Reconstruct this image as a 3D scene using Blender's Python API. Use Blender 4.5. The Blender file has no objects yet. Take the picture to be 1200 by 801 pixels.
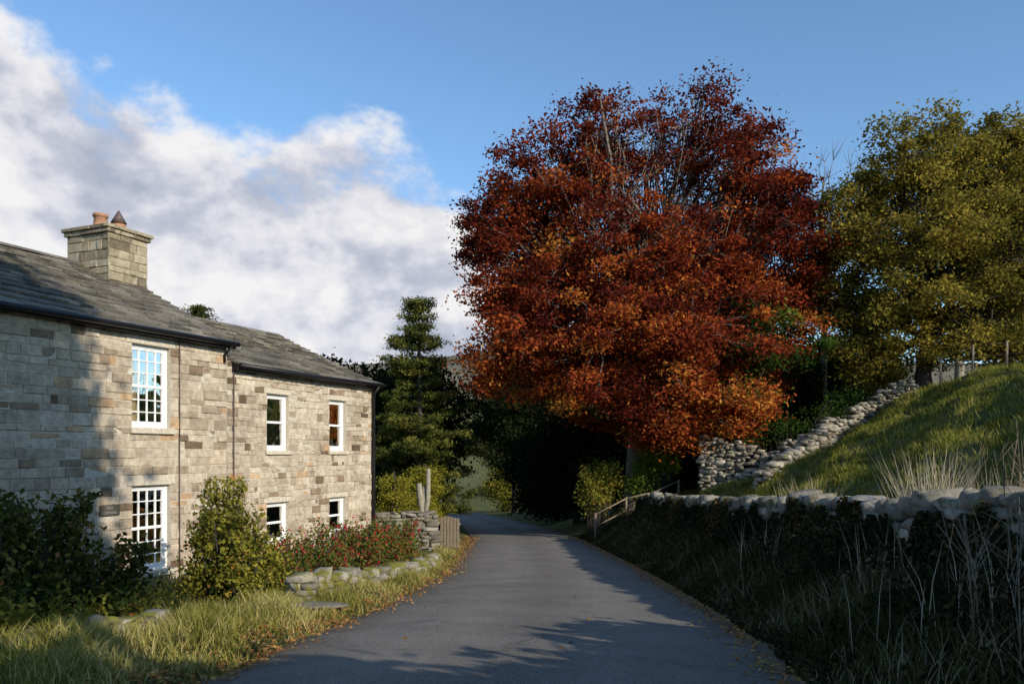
import bpy, math, random, bmesh
import numpy as np
from mathutils import Vector
random.seed(5); rng=np.random.default_rng(7)
sc=bpy.context.scene
sc.view_settings.view_transform='Standard'
sc.view_settings.look='None'; sc.view_settings.exposure=0

# ------------------------------------------------------------ helpers
def link(ob,parent=None):
    sc.collection.objects.link(ob)
    if parent is not None: ob.parent=parent
    return ob
def empty(name,loc=(0,0,0),rz=0):
    e=bpy.data.objects.new(name,None); e.location=loc; e.rotation_euler=(0,0,rz); e.empty_display_size=.3
    return link(e)
def mesh_np(name,V,F,mat,parent=None,rnd=None,smooth=False):
    V=np.asarray(V,dtype=np.float32); me=bpy.data.meshes.new(name)
    if isinstance(F,np.ndarray):
        n,k=F.shape
        me.vertices.add(len(V)); me.vertices.foreach_set('co',V.ravel())
        me.loops.add(n*k); me.loops.foreach_set('vertex_index',F.astype(np.int32).ravel())
        me.polygons.add(n); me.polygons.foreach_set('loop_start',np.arange(0,n*k,k,dtype=np.int32))
        me.polygons.foreach_set('loop_total',np.full(n,k,dtype=np.int32))
        me.update(calc_edges=True)
    else:
        me.from_pydata([tuple(v) for v in V.tolist()],[],F)
    if rnd is not None:
        a=me.attributes.new('rnd','FLOAT','POINT'); a.data.foreach_set('value',np.asarray(rnd,dtype=np.float32))
    if smooth: me.polygons.foreach_set('use_smooth',np.ones(len(me.polygons),dtype=bool))
    if mat: me.materials.append(mat)
    me.validate()
    return link(bpy.data.objects.new(name,me),parent)
def ss(x,a,b):
    t=np.clip((x-a)/(b-a),0,1); return t*t*(3-2*t)

# ------------------------------------------------------------ materials
def newmat(name):
    m=bpy.data.materials.new(name); m.use_nodes=True
    nt=m.node_tree; b=nt.nodes['Principled BSDF']; b.inputs['Specular IOR Level'].default_value=.25
    return m,nt,b
def ramp(nt,stops,interp='LINEAR'):
    r=nt.nodes.new('ShaderNodeValToRGB'); r.color_ramp.interpolation=interp
    e=r.color_ramp.elements
    while len(e)<len(stops): e.new(.5)
    for i,(p,c) in enumerate(stops):
        e[i].position=p; e[i].color=(c[0],c[1],c[2],1)
    return r
def noise(nt,scale,detail=4,rough=.55,vec=None):
    n=nt.nodes.new('ShaderNodeTexNoise'); n.inputs['Scale'].default_value=scale
    n.inputs['Detail'].default_value=detail; n.inputs['Roughness'].default_value=rough
    if vec is not None: nt.links.new(vec,n.inputs['Vector'])
    return n
def coords(nt):
    g=nt.nodes.new('ShaderNodeNewGeometry'); return g.outputs['Position']
def mixc(nt,fac,a,b,mode='MIX'):
    m=nt.nodes.new('ShaderNodeMix'); m.data_type='RGBA'; m.blend_type=mode
    for s,v in ((m.inputs[0],fac),(m.inputs[6],a),(m.inputs[7],b)):
        if hasattr(v,'is_output'): nt.links.new(v,s)
        elif isinstance(v,(tuple,list)): s.default_value=(*v,1)
        else: s.default_value=v
    return m.outputs[2]
def bump(nt,b,h,strength=.5,dist=.02):
    n=nt.nodes.new('ShaderNodeBump'); n.inputs['Strength'].default_value=strength; n.inputs['Distance'].default_value=dist
    nt.links.new(h,n.inputs['Height']); nt.links.new(n.outputs[0],b.inputs['Normal'])
def attr(nt,name='rnd'):
    a=nt.nodes.new('ShaderNodeAttribute'); a.attribute_name=name; return a.outputs['Fac']
def plain(name,col,rough=.7,nscale=20,var=.25,metal=0):
    m,nt,b=newmat(name); n=noise(nt,nscale,4,.6,coords(nt))
    c0=tuple(x*(1-var) for x in col); c1=tuple(min(1,x*(1+var)) for x in col)
    r=ramp(nt,[(.3,c0),(.7,c1)]); nt.links.new(n.outputs[0],r.inputs[0]); nt.links.new(r.outputs[0],b.inputs['Base Color'])
    b.inputs['Roughness'].default_value=rough; b.inputs['Metallic'].default_value=metal
    bump(nt,b,n.outputs[0],.2,.01); return m
def leafmat(name,stops,trans=.35):
    m=bpy.data.materials.new(name); m.use_nodes=True; nt=m.node_tree; nt.nodes.clear()
    o=nt.nodes.new('ShaderNodeOutputMaterial'); b=nt.nodes.new('ShaderNodeBsdfDiffuse')
    a=attr(nt); r=ramp(nt,stops); nt.links.new(a,r.inputs[0]); nt.links.new(r.outputs[0],b.inputs[0])
    t=nt.nodes.new('ShaderNodeBsdfTranslucent'); nt.links.new(r.outputs[0],t.inputs[0])
    mx=nt.nodes.new('ShaderNodeMixShader'); mx.inputs[0].default_value=trans
    nt.links.new(b.outputs[0],mx.inputs[1]); nt.links.new(t.outputs[0],mx.inputs[2])
    nt.links.new(mx.outputs[0],o.inputs[0]); return m
def stonemat(name,stops,moss=None,mossamt=.5,nscale=9):
    m,nt,b=newmat(name); pos=coords(nt); a=attr(nt); r=ramp(nt,stops); nt.links.new(a,r.inputs[0])
    n1=noise(nt,nscale,6,.7,pos); r1=ramp(nt,[(.3,(.62,.6,.58)),(.7,(1.25,1.22,1.18))]); nt.links.new(n1.outputs[0],r1.inputs[0])
    c=mixc(nt,1.0,r.outputs[0],r1.outputs[0],'MULTIPLY')
    n3=noise(nt,1.1,5,.65,pos); r3=ramp(nt,[(.35,(.74,.71,.68)),(.65,(1.08,1.08,1.08))]); nt.links.new(n3.outputs[0],r3.inputs[0])
    c=mixc(nt,1.0,c,r3.outputs[0],'MULTIPLY')
    if moss:
        n2=noise(nt,3.5,6,.7,pos); r2=ramp(nt,[(mossamt,(0,0,0)),(mossamt+.08,(1,1,1))]); nt.links.new(n2.outputs[0],r2.inputs[0])
        c=mixc(nt,r2.outputs[0],c,moss)
    nt.links.new(c,b.inputs['Base Color']); b.inputs['Roughness'].default_value=.9
    n4=noise(nt,35,6,.75,pos); bump(nt,b,n4.outputs[0],.8,.025); return m

M_wall=stonemat('sandstone_blocks',[(0,(.14,.095,.06)),(.10,(.29,.215,.145)),(.35,(.46,.385,.29)),(.65,(.58,.50,.39)),(.9,(.65,.575,.455)),(1,(.54,.365,.21))])
M_mortar=plain('lime_mortar',(.50,.44,.35),.95,30)
M_dressed=plain('dressed_sandstone',(.52,.455,.35),.9,14)
M_chim=stonemat('chimney_stone',[(0,(.12,.10,.07)),(.5,(.33,.285,.195)),(1,(.54,.48,.35))],(.13,.13,.06),.62)
M_slate=stonemat('stone_slates',[(0,(.09,.083,.07)),(.5,(.18,.165,.14)),(1,(.30,.275,.23))],(.18,.165,.08),.58,12)
M_dry=stonemat('dry_stone',[(0,(.10,.09,.075)),(.5,(.25,.23,.19)),(1,(.44,.41,.35))],(.11,.11,.04),.54,14)
M_ruin=stonemat('weathered_limestone',[(0,(.15,.13,.10)),(.5,(.32,.29,.225)),(1,(.50,.46,.38))],(.13,.13,.045),.58,14)
M_dryM=stonemat('mossy_dry_stone',[(0,(.14,.12,.1)),(.5,(.30,.28,.23)),(1,(.50,.47,.40))],(.17,.16,.03),.47,14)
M_bark=plain('bark',(.17,.14,.11),.95,12,.4)
M_barkd=plain('dark_bark',(.06,.05,.04),.95,12,.4)
M_barkp=plain('pale_bark',(.27,.24,.18),.95,10,.35)
M_black=plain('black_paint',(.012,.012,.013),.4)
M_white=plain('white_paint',(.80,.79,.76),.45,3,.04)
M_letter=plain('faded_lettering',(.34,.32,.28),.7,3,.04)
M_wood=plain('weathered_wood',(.2,.155,.105),.9,15,.35)
M_terra=plain('terracotta',(.38,.20,.12),.85,12)
M_metal=plain('weathered_metal',(.13,.09,.08),.6,12,.3,.3)
M_room=plain('dark_interior',(.07,.06,.045),.9)
M_curt=plain('curtain_fabric',(.66,.54,.33),.9,8,.2)

M_beech=leafmat('copper_beech_leaves',[(0,(.06,.014,.011)),(.3,(.165,.028,.015)),(.55,(.30,.055,.019)),(.78,(.46,.125,.026)),(1,(.60,.27,.05))],.38)
M_syc=leafmat('sycamore_leaves',[(0,(.07,.07,.014)),(.5,(.225,.185,.034)),(1,(.43,.32,.055))],.40)
M_green=leafmat('green_leaves',[(0,(.025,.05,.01)),(.6,(.07,.115,.02)),(1,(.18,.22,.03))],.35)
M_dark=leafmat('dark_evergreen_leaves',[(0,(.01,.015,.006)),(.7,(.024,.031,.011)),(1,(.06,.062,.02))],.2)
M_con=leafmat('conifer_needles',[(0,(.02,.032,.010)),(.6,(.08,.095,.022)),(1,(.22,.20,.042))],.3)
M_gold=leafmat('golden_conifer_needles',[(0,(.11,.12,.015)),(1,(.36,.31,.04))],.3)
M_bush=leafmat('shrub_leaves',[(0,(.06,.075,.012)),(.5,(.21,.20,.03)),(.85,(.42,.35,.06)),(1,(.50,.22,.05))],.4)
M_bushd=leafmat('dark_shrub_leaves',[(0,(.02,.03,.009)),(.6,(.08,.085,.02)),(.85,(.24,.19,.045)),(1,(.34,.14,.06))],.3)
M_hedge=leafmat('berry_hedge_leaves',[(0,(.03,.045,.01)),(.60,(.10,.12,.025)),(.76,(.22,.16,.04)),(.80,(.38,.02,.03)),(1,(.48,.04,.05))],.2)
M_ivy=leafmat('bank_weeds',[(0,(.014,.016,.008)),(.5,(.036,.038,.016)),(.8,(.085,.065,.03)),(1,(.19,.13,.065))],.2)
M_litter=leafmat('leaf_litter',[(0,(.16,.07,.025)),(.5,(.36,.18,.06)),(1,(.55,.33,.12))],.15)
M_grass=leafmat('verge_grass',[(0,(.07,.085,.015)),(.4,(.20,.20,.035)),(.7,(.42,.36,.11)),(1,(.66,.55,.27))],.35)
M_grassh=leafmat('pasture_grass',[(0,(.05,.065,.012)),(.6,(.17,.18,.028)),(1,(.42,.37,.10))],.35)
M_gbank=leafmat('bank_grass',[(0,(.03,.035,.01)),(.6,(.09,.085,.028)),(1,(.38,.31,.19))],.25)
M_dryst=leafmat('dry_stalks',[(0,(.28,.22,.13)),(1,(.66,.58,.42))],.2)

def M_ground_make():
    m,nt,b=newmat('grassland'); pos=coords(nt)
    n=noise(nt,.6,6,.7,pos); r=ramp(nt,[(.3,(.06,.062,.018)),(.5,(.11,.11,.028)),(.7,(.20,.165,.06))]); nt.links.new(n.outputs[0],r.inputs[0])
    n2=noise(nt,9,6,.75,pos); r2=ramp(nt,[(.3,(.4,.4,.35)),(.7,(1.45,1.45,1.35))]); nt.links.new(n2.outputs[0],r2.inputs[0])
    c=mixc(nt,1,r.outputs[0],r2.outputs[0],'MULTIPLY')
    sp=nt.nodes.new('ShaderNodeSeparateXYZ'); nt.links.new(pos,sp.inputs[0])
    mr=nt.nodes.new('ShaderNodeMapRange'); mr.inputs[1].default_value=5; mr.inputs[2].default_value=50; nt.links.new(sp.outputs[2],mr.inputs[0])
    n3=noise(nt,.012,5,.6,pos); r3=ramp(nt,[(.4,(.11,.095,.06)),(.6,(.17,.14,.085))]); nt.links.new(n3.outputs[0],r3.inputs[0])
    c=mixc(nt,mr.outputs[0],c,r3.outputs[0])
    nt.links.new(c,b.inputs['Base Color']); b.inputs['Roughness'].default_value=.95
    bump(nt,b,n2.outputs[0],.9,.12); return m
M_ground=M_ground_make()
def M_road_make():
    m,nt,b=newmat('asphalt'); pos=coords(nt)
    n=noise(nt,1.2,6,.65,pos); r=ramp(nt,[(.3,(.130,.116,.099)),(.7,(.185,.165,.142))]); nt.links.new(n.outputs[0],r.inputs[0])
    n2=noise(nt,70,3,.8,pos); r2=ramp(nt,[(.35,(.4,.4,.4)),(.65,(1.6,1.6,1.6))]); nt.links.new(n2.outputs[0],r2.inputs[0])
    c=mixc(nt,1,r.outputs[0],r2.outputs[0],'MULTIPLY')
    a=attr(nt); r3=ramp(nt,[(0,(.90,.90,.90)),(.35,(1.16,1.16,1.15)),(.72,(1,1,1)),(.9,(.8,.76,.68)),(1,(.8,.62,.4))]); nt.links.new(a,r3.inputs[0])
    c=mixc(nt,1,c,r3.outputs[0],'MULTIPLY')
    v=nt.nodes.new('ShaderNodeTexVoronoi'); v.feature='DISTANCE_TO_EDGE'; v.inputs['Scale'].default_value=.55
    wn=noise(nt,1.7,5,.7,pos); va=nt.nodes.new('ShaderNodeVectorMath'); va.operation='MULTIPLY_ADD'; nt.links.new(wn.outputs[1],va.inputs[0]); va.inputs[1].default_value=(.9,.9,.9); nt.links.new(pos,va.inputs[2]); nt.links.new(va.outputs[0],v.inputs['Vector'])
    r4=ramp(nt,[(0,(.62,.61,.6)),(.012,(1,1,1))]); nt.links.new(v.outputs['Distance'],r4.inputs[0]); c=mixc(nt,1,c,r4.outputs[0],'MULTIPLY')
    nt.links.new(c,b.inputs['Base Color']); b.inputs['Roughness'].default_value=.85
    bump(nt,b,n2.outputs[0],.5,.01); return m
M_road=M_road_make()

def M_glass_make():
    m=bpy.data.materials.new('window_glass'); m.use_nodes=True; nt=m.node_tree; nt.nodes.clear()
    o=nt.nodes.new('ShaderNodeOutputMaterial'); t=nt.nodes.new('ShaderNodeBsdfTransparent'); g=nt.nodes.new('ShaderNodeBsdfGlossy')
    t.inputs[0].default_value=(.85,.85,.85,1)
    g.inputs['Roughness'].default_value=.03; f=nt.nodes.new('ShaderNodeFresnel'); f.inputs[0].default_value=1.5
    n=noise(nt,2.5,1,.5,coords(nt)); bp=nt.nodes.new('ShaderNodeBump'); bp.inputs['Strength'].default_value=.25; bp.inputs['Distance'].default_value=.05
    nt.links.new(n.outputs[0],bp.inputs['Height']); nt.links.new(bp.outputs[0],g.inputs['Normal'])
    mx=nt.nodes.new('ShaderNodeMixShader'); nt.links.new(f.outputs[0],mx.inputs[0]); nt.links.new(t.outputs[0],mx.inputs[1]); nt.links.new(g.outputs[0],mx.inputs[2])
    nt.links.new(mx.outputs[0],o.inputs[0]); return m
M_glass=M_glass_make()

# ------------------------------------------------------------ terrain functions
Yd=np.arange(-60,160,.25)
def sm(tab):
    y,v=zip(*tab); a=np.interp(Yd,y,v); k=np.exp(-np.linspace(-2,2,17)**2); k/=k.sum()
    return np.convolve(np.pad(a,8,mode='edge'),k,'valid')
L_=sm([(-60,-2.8),(-10,-2.4),(0,-2.3),(5.5,-2.18),(7.3,-1.98),(10.2,-1.66),(17,-1.3),(31,-1.5),(45,-2.7),(60,-5.2),(80,-10),(110,-20),(160,-38)])
R_=sm([(-60,1.5),(-10,1.8),(0,1.9),(5.5,2.02),(7.3,2.25),(10.2,2.5),(17,2.9),(31,2.7),(45,1.4),(60,-1.0),(80,-5.6),(110,-15.6),(160,-33.5)])
Z_=sm([(-60,0),(-10,-1.0),(0,-1.38),(5.5,-1.6),(7.3,-1.72),(10.2,-1.97),(17,-2.55),(31,-3.35),(45,-4.1),(60,-4.8),(80,-5.5),(110,-6.2),(160,-7)])
WL_=sm([(-60,-5.5),(2,-4.8),(6.5,-4.2),(10,-3.1),(11,-2.8),(17,-1.95),(19,-1.8),(24,-2.2),(60,-6),(110,-22),(160,-40)])
WR_=sm([(-60,4.2),(0,4.2),(6.5,4.3),(17,4.4),(28,4.8),(45,5.2),(160,8)])
WZ_=sm([(-60,.2),(0,-1.1),(6.5,-1.41),(10,-1.64),(17,-2.0),(28,-2.5),(45,-3.4),(80,-5),(160,-7)])
def T(tab,y): return np.interp(y,Yd,tab)
def H(x,y):
    x=np.asarray(x,float); y=np.asarray(y,float)
    l,r,z,wl,wr,wz=(T(t,y) for t in (L_,R_,Z_,WL_,WR_,WZ_))
    dl=l-x; dr=x-r
    h=z-.06
    n=.03*np.sin(x*2.3+y*1.7)+.03*np.sin(x*1.1-y*2.9+1)
    h=h+ss(dl,0,.35)*(.09+n)
    g=ss(wl-x,.05,.7)*ss(y,2,7)*(1-ss(y,20,25))
    h=h*(1-g)+g*np.minimum(h,-2.55)
    bank=ss(x,r+.05,wr-.25)*(x>r)
    h=h+bank*(wz-(z-.06))+ss(dr,.1,.5)*n
    d=np.maximum(x-(wr+.3),0)
    hill=.47*np.minimum(d,10.6)+.08*np.clip(d-10.6,0,60)
    hill=hill+ss(d,0,2)*(.12*np.sin(x*.8+y*.5)+.10*np.sin(x*1.9-y*1.3)+.07*np.sin(x*4.1+y*2.2)*np.sin(y*3.3)+.04*np.sin(x*8.1-y*1.2)*np.sin(y*5.3+x))
    h=h+hill*(1-.6*ss(y,45,110))
    far=ss(y,110,160)
    fz=-7+ 88*ss(y,190,760)+ss(y,250,700)*(10*np.sin(x*.006+1.2)+5*np.sin(x*.017+y*.01))
    return h*(1-far)+far*fz
def axis(segs):
    out=[]
    for a,b,s in segs: out.append(np.arange(a,b,s))
    out.append([segs[-1][1]]); return np.concatenate(out)
gx=axis([(-900,-200,50),(-200,-60,14),(-60,-14,2),(-14,-7,.5),(-7,6,.18),(6,20,.25),(20,60,2),(60,200,14),(200,900,50)])
gy=axis([(-300,-60,30),(-60,-10,2.5),(-10,4,.6),(4,34,.22),(34,65,.6),(65,120,2),(120,300,8),(300,1000,20)])
GX,GY=np.meshgrid(gx,gy); GZ=H(GX,GY)
nx,ny=len(gx),len(gy); idx=np.arange(nx*ny).reshape(ny,nx)
F=np.stack([idx[:-1,:-1],idx[:-1,1:],idx[1:,1:],idx[1:,:-1]],-1).reshape(-1,4)
mesh_np('ground',np.stack([GX,GY,GZ],-1).reshape(-1,3),F,M_ground,smooth=True)

# road
ys=np.concatenate([np.arange(-40,40,.25),np.arange(40,140,1)]); K=15
V=[];A=[]
for i,y in enumerate(ys):
    l=T(L_,y)-.06+.05*math.sin(y*3.1)+.04*math.sin(y*7.3); r=T(R_,y)+.06+.05*math.sin(y*2.7+1)+.04*math.sin(y*8.1); z=T(Z_,y)
    for j in range(K):
        t=j/(K-1); V.append((l+(r-l)*t,y,z+.05*(1-(2*t-1)**2)-(.03 if j in(0,K-1) else 0)))
        e=abs(2*t-1); A.append(e)
idx=np.arange(len(ys)*K).reshape(len(ys),K)
F=np.stack([idx[:-1,:-1],idx[:-1,1:],idx[1:,1:],idx[1:,:-1]],-1).reshape(-1,4)
mesh_np('road',V,F,M_road,rnd=A,smooth=True)
def surf(x,y):
    l,r,z=T(L_,y),T(R_,y),T(Z_,y); t=(x-l)/(r-l)
    return np.where((t>0)&(t<1),z+.05*(1-(2*t-1)**2),H(x,y))

# ------------------------------------------------------------ foliage primitives
def leaves(name,C,size,rnd,mat,parent=None,aspect=.55,flat=0.0):
    n=len(C); a=rng.normal(size=(n,3)); a[:,2]*=(1-flat); a/=np.linalg.norm(a,axis=1)[:,None]
    q=rng.normal(size=(n,3)); q[:,2]*=(1-flat); b=q-(q*a).sum(1)[:,None]*a; b/=np.linalg.norm(b,axis=1)[:,None]
    s=np.asarray(size)[:,None]
    V=np.stack([C-a*s,C+b*s*aspect,C+a*s,C-b*s*aspect],1).reshape(-1,3)
    F=np.arange(4*n).reshape(n,4)
    return mesh_np(name,V,F,mat,parent,np.repeat(np.clip(rnd,0,1),4))
def blades(name,P,h,rnd,mat,parent=None,w=.006,lean=.4):
    n=len(P); ang=rng.uniform(0,6.28,n); w=np.broadcast_to(w,(n,))
    d=np.stack([np.cos(ang),np.sin(ang),np.zeros(n)],1)*w[:,None]
    la=rng.uniform(0,6.28,n); lv=np.stack([np.cos(la),np.sin(la),np.zeros(n)],1)*(h*lean*rng.uniform(.2,1,n))[:,None]
    up=np.stack([np.zeros(n),np.zeros(n),h],1)
    m=P+lv*.38+up*.58; t=P+lv+up*.97
    V=np.stack([P-d,P+d,m+d*.8,t,m-d*.8],1).reshape(-1,3)
    b=(np.arange(n)*5)[:,None,None]; F=(b+np.array([[0,1,2],[0,2,4],[4,2,3]])[None]).reshape(-1,3)
    return mesh_np(name,V,F,mat,parent,np.repeat(np.clip(rnd,0,1),5))
class Tubes:
    def __init__(s): s.V=[];s.F=[]
    def add(s,pts,rad,sides=6):
        pts=[Vector(p) for p in pts]; b=len(s.V)
        for i,p in enumerate(pts):
            d=(pts[min(i+1,len(pts)-1)]-pts[max(i-1,0)]).normalized()
            u=d.cross(Vector((.3,.9,.1))).normalized()
            if u.length<.1: u=d.cross(Vector((1,0,0))).normalized()
            w=d.cross(u)
            for k in range(sides):
                a=6.2832*k/sides; s.V.append(tuple(p+(u*math.cos(a)+w*math.sin(a))*rad[i]))
        for i in range(len(pts)-1):
            for k in range(sides):
                k2=(k+1)%sides; s.F.append((b+i*sides+k,b+i*sides+k2,b+(i+1)*sides+k2,b+(i+1)*sides+k))
        e=b+(len(pts)-1)*sides; s.F.append(tuple(range(e,e+sides))); s.F.append(tuple(reversed(range(b,b+sides))))
    def make(s,name,mat,parent=None): return mesh_np(name,s.V,s.F,mat,parent,smooth=True)
def curve(a,b,sag,n=5,jit=.1):
    a=Vector(a);b=Vector(b);o=[]; L=(b-a).length
    for i in range(n+1):
        t=i/n; p=a.lerp(b,t)+Vector((0,0,1))*sag*4*t*(1-t)
        if 0<i<n: p+=Vector((random.uniform(-1,1),random.uniform(-1,1),random.uniform(-1,1)))*jit*L/n
        o.append(p)
    return o
def tree(name,base,fork,lobes,density,lpc,lsize,mat,bark,trunk_r=.35,colfn=None,spray=(.75,.28),outer=.42,green=None,matg=None,thin=None,cvar=.15):
    e=empty(name,base); B=Vector(base); tb=Tubes(); fk=Vector(fork)
    rel=lambda p: Vector(p)-B
    tb.add([rel(base)-Vector((0,0,.5)),rel(base)+Vector((0,0,.15)),*[rel(p) for p in curve(B+Vector((0,0,.6)),fk,0,4,.05)]],
           [trunk_r*1.5,trunk_r*1.25,trunk_r,*[trunk_r*(1-.08*i) for i in range(1,5)]],10)
    C=[];R=[]
    for lb in lobes:
        x,y,z,rx,ry,rz=lb[:6]; w=lb[6] if len(lb)>6 else 1
        n=max(3,int(density*w*(rx*ry*rz)**(2/3)))
        lc=Vector((x,y,z)); t0=random.uniform(.45,1); st=(B+Vector((0,0,.6))).lerp(fk,t0)
        pts=curve(st,lc+Vector((0,0,rz*.3)),-.08*(lc-st).length if lc.z<fk.z+2 else .02,6,.25); L=(lc-st).length
        tb.add([rel(p) for p in pts],[trunk_r*.45*(1-.13*i) for i in range(7)],7)
        d=rng.normal(size=(n,3)); d/=np.linalg.norm(d,axis=1)[:,None]; rr=rng.uniform(0,1,n)**outer
        rr=rr*(1+.12*rng.normal(size=n)); lr=random.gauss(0,.05)
        cc=np.array([x,y,z])+d*rr[:,None]*np.array([rx,ry,rz])
        for k in range(n):
            c=Vector(cc[k]); cr=random.gauss(lr,cvar); C.append(c); R.append(cr)
            q=pts[random.randint(2,6)]; bp=curve(q,c,.06*(c-q).length,4,.3)
            tb.add([rel(p) for p in bp],[.06,.042,.03,.018,.008] ,4)
            for _ in range(2):
                d2=Vector((random.gauss(0,1),random.gauss(0,1),random.gauss(.3,.6))).normalized()*random.uniform(.4,.9)
                tb.add([rel(c),rel(c+d2)],[.012,.004],3)
    C=np.array([tuple(c) for c in C]); R=np.array(R); n=len(C)
    cs=rng.uniform(.5,1.35,n)
    P=rng.normal(size=(n,lpc,3))*np.array([spray[0],spray[0],spray[1]])*.6*cs[:,None,None]+C[:,None,:]
    rad=np.linalg.norm((P-C[:,None,:])[:,:,:2],axis=2); P[:,:,2]-=.12*rad**2
    keep=np.ones((n,lpc),bool)
    if thin is not None: keep=rng.uniform(0,1,(n,lpc))<thin(C)[:,None]
    P=P.reshape(-1,3); base_r=np.repeat(R,lpc); g=np.zeros(n,bool)
    if matg is not None: g=green(C)>rng.uniform(0,1,n)
    keep=keep.ravel(); g=np.repeat(g,lpc)[keep]; P=P[keep]; base_r=base_r[keep]
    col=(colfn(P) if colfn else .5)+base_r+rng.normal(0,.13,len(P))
    S=lsize*rng.uniform(.6,1.3,len(P))
    tb.make('trunk_and_limbs',bark,e)
    if matg is not None:
        leaves('green_leaves',P[g]-np.array(B),S[g],.45+base_r[g]*2,matg,e,flat=.3); P,S,col=P[~g],S[~g],col[~g]
    leaves('leaves',P-np.array(B),S,col,mat,e,flat=.3)
    return e

# copper beech
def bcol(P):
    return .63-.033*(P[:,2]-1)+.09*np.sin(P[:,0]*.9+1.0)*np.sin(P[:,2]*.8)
def bthin(C): return np.clip(1.05-.05*np.maximum(C[:,2]-4,0)-.3*np.exp(-((C[:,0]-6)**2)/5)*ss(C[:,2],7,10),.25,1)
beech=[(1.4,33,10.4,2.9,3.4,2.7),(4.2,33.5,12.3,3.1,3.2,2.0,.9),(7.0,33,12.8,2.4,2.6,2.1,.8),(9.5,33,11.5,2.6,3,2.3),
(10.7,33,8.5,2.9,3.4,2.7),(.8,32,7.0,2.3,3,2.3),(.3,31.5,3.9,2.0,2.6,1.6),(3.5,30.5,3.6,3.2,3,2.4,1.1),(6.7,30,4.0,3.4,3,2.8,1.1),
(9.6,31.5,4.6,2.6,3,2.8),(7.7,30,1.5,2.4,2.2,1.2,1.2),(5.3,32,8.0,3.9,3.6,3.6,1.1),(-.5,33,9.2,1.5,2,1.6),(8.0,33,14.8,.8,.9,.9,.9),
(11.9,32.5,6.5,1.6,2,1.6),(4.4,33,14.3,.9,1,.7,.7),(6.3,34,14.1,1.2,1,.9,.7),(4.2,34.5,5,3.8,3,3,.5),(8.6,35.5,8,3.6,3,4,.4),(1.6,35,6,2.8,2.6,3.6,.4),(11.1,33,10.6,1.2,1.2,1.1),
(-1.3,33,8.3,.8,1,.8,.8),(-.6,32,5.9,1,1.2,.9),(5.2,30,1.0,2.0,1.8,.8,1.0),(3.4,31,13.7,.7,.7,.7,.8),(9.8,33,13.2,.8,.8,.8,.8),(12.7,33,8.3,.9,1,.9,.9),(-.9,31.5,3.0,.9,1,.7,.9)]
def bgreen(C): return np.where((C[:,0]>7.5)&(C[:,2]<6),.26,0.0)
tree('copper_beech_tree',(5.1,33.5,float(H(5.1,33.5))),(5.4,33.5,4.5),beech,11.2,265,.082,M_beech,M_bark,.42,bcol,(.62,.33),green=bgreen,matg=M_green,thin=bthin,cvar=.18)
# yellow sycamore
syc=[(15.2,31,11.0,2.2,2.6,1.9),(17.7,31.5,11.2,2.3,2.6,2.0),(13.6,31,8.6,1.7,2.2,2.0),(16.3,30.5,8.0,3.1,3,2.6),(19.3,31,8.4,2.7,3,2.7),
(14.0,31,5.8,2.0,2.4,1.8),(17,30.5,5.0,2.8,2.8,1.7),(20.0,31,5.4,2.5,2.6,2.0),(13.4,31,3.9,1.4,1.6,1.1,.9),(16.5,31,12.6,1.2,1.3,.8,.8),
(14.4,31.5,3.7,1.3,1.4,.9),(18.4,30.5,3.9,1.6,1.6,1.1),(20.5,30.5,3.9,1.6,1.6,1.1),(12.6,31.5,6.6,.9,1,1.0),(20.5,32,10.8,1.7,2,1.8),(19.6,31,12.2,1.2,1.3,.8)]
tree('sycamore_tree',(16.1,31.2,float(H(16.1,31.2))),(16.3,31.2,4.9),syc,10.5,230,.078,M_syc,M_barkd,.3,lambda P:.48+.1*np.sin(P[:,0]*1.3),(.58,.36),cvar=.16)
syc2=[(24,37,10.5,3,3,2.6),(23,37,13,2.2,2,1.8),(26.5,37,13.0,2.6,3,2.4),(25,37,7,3.4,3,2.4),(21.6,37,8,1.8,2,2.4),(21.5,37,11.5,1.6,1.8,1.8),(24.5,36,4.6,2.6,2.4,1.4)]
tree('sycamore_tree',(24.5,37.5,float(H(24.5,37.5))),(24.5,37.5,7.4),syc2,8,160,.10,M_syc,M_barkd,.3,lambda P:.6+0*P[:,0],(.7,.4))
def bare_tree(name,x,y,top,r):
    z=float(H(x,y)); e=empty(name,(x,y,z)); tb=Tubes(); h=top-z
    tb.add([(0,0,-.3),(.1,0,h*.4),(0,0,h*.95)],[.2,.14,.02],7)
    for i in range(26):
        t=random.uniform(.35,.95); a=random.uniform(0,6.28); L=r*random.uniform(.4,1); st=Vector((0,0,h*t*.8)); en=Vector((L*math.cos(a),L*math.sin(a),min(h*.99,h*t+L*.8)))
        pts=curve(st,en,.1,4,.2); tb.add(pts,[.06,.04,.03,.02,.008],4)
        for k in range(16):
            p=pts[random.randint(1,4)]; q=p+Vector((random.gauss(0,.35),random.gauss(0,.35),random.uniform(.3,1.2))); tb.add([p,(p+q)/2+Vector((random.gauss(0,.06),0,0)),q],[.016,.012,.005],3)
    tb.make('trunk_and_branches',M_bark,e)
bare_tree('bare_tree',16.4,42,14.6,2.6)

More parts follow.
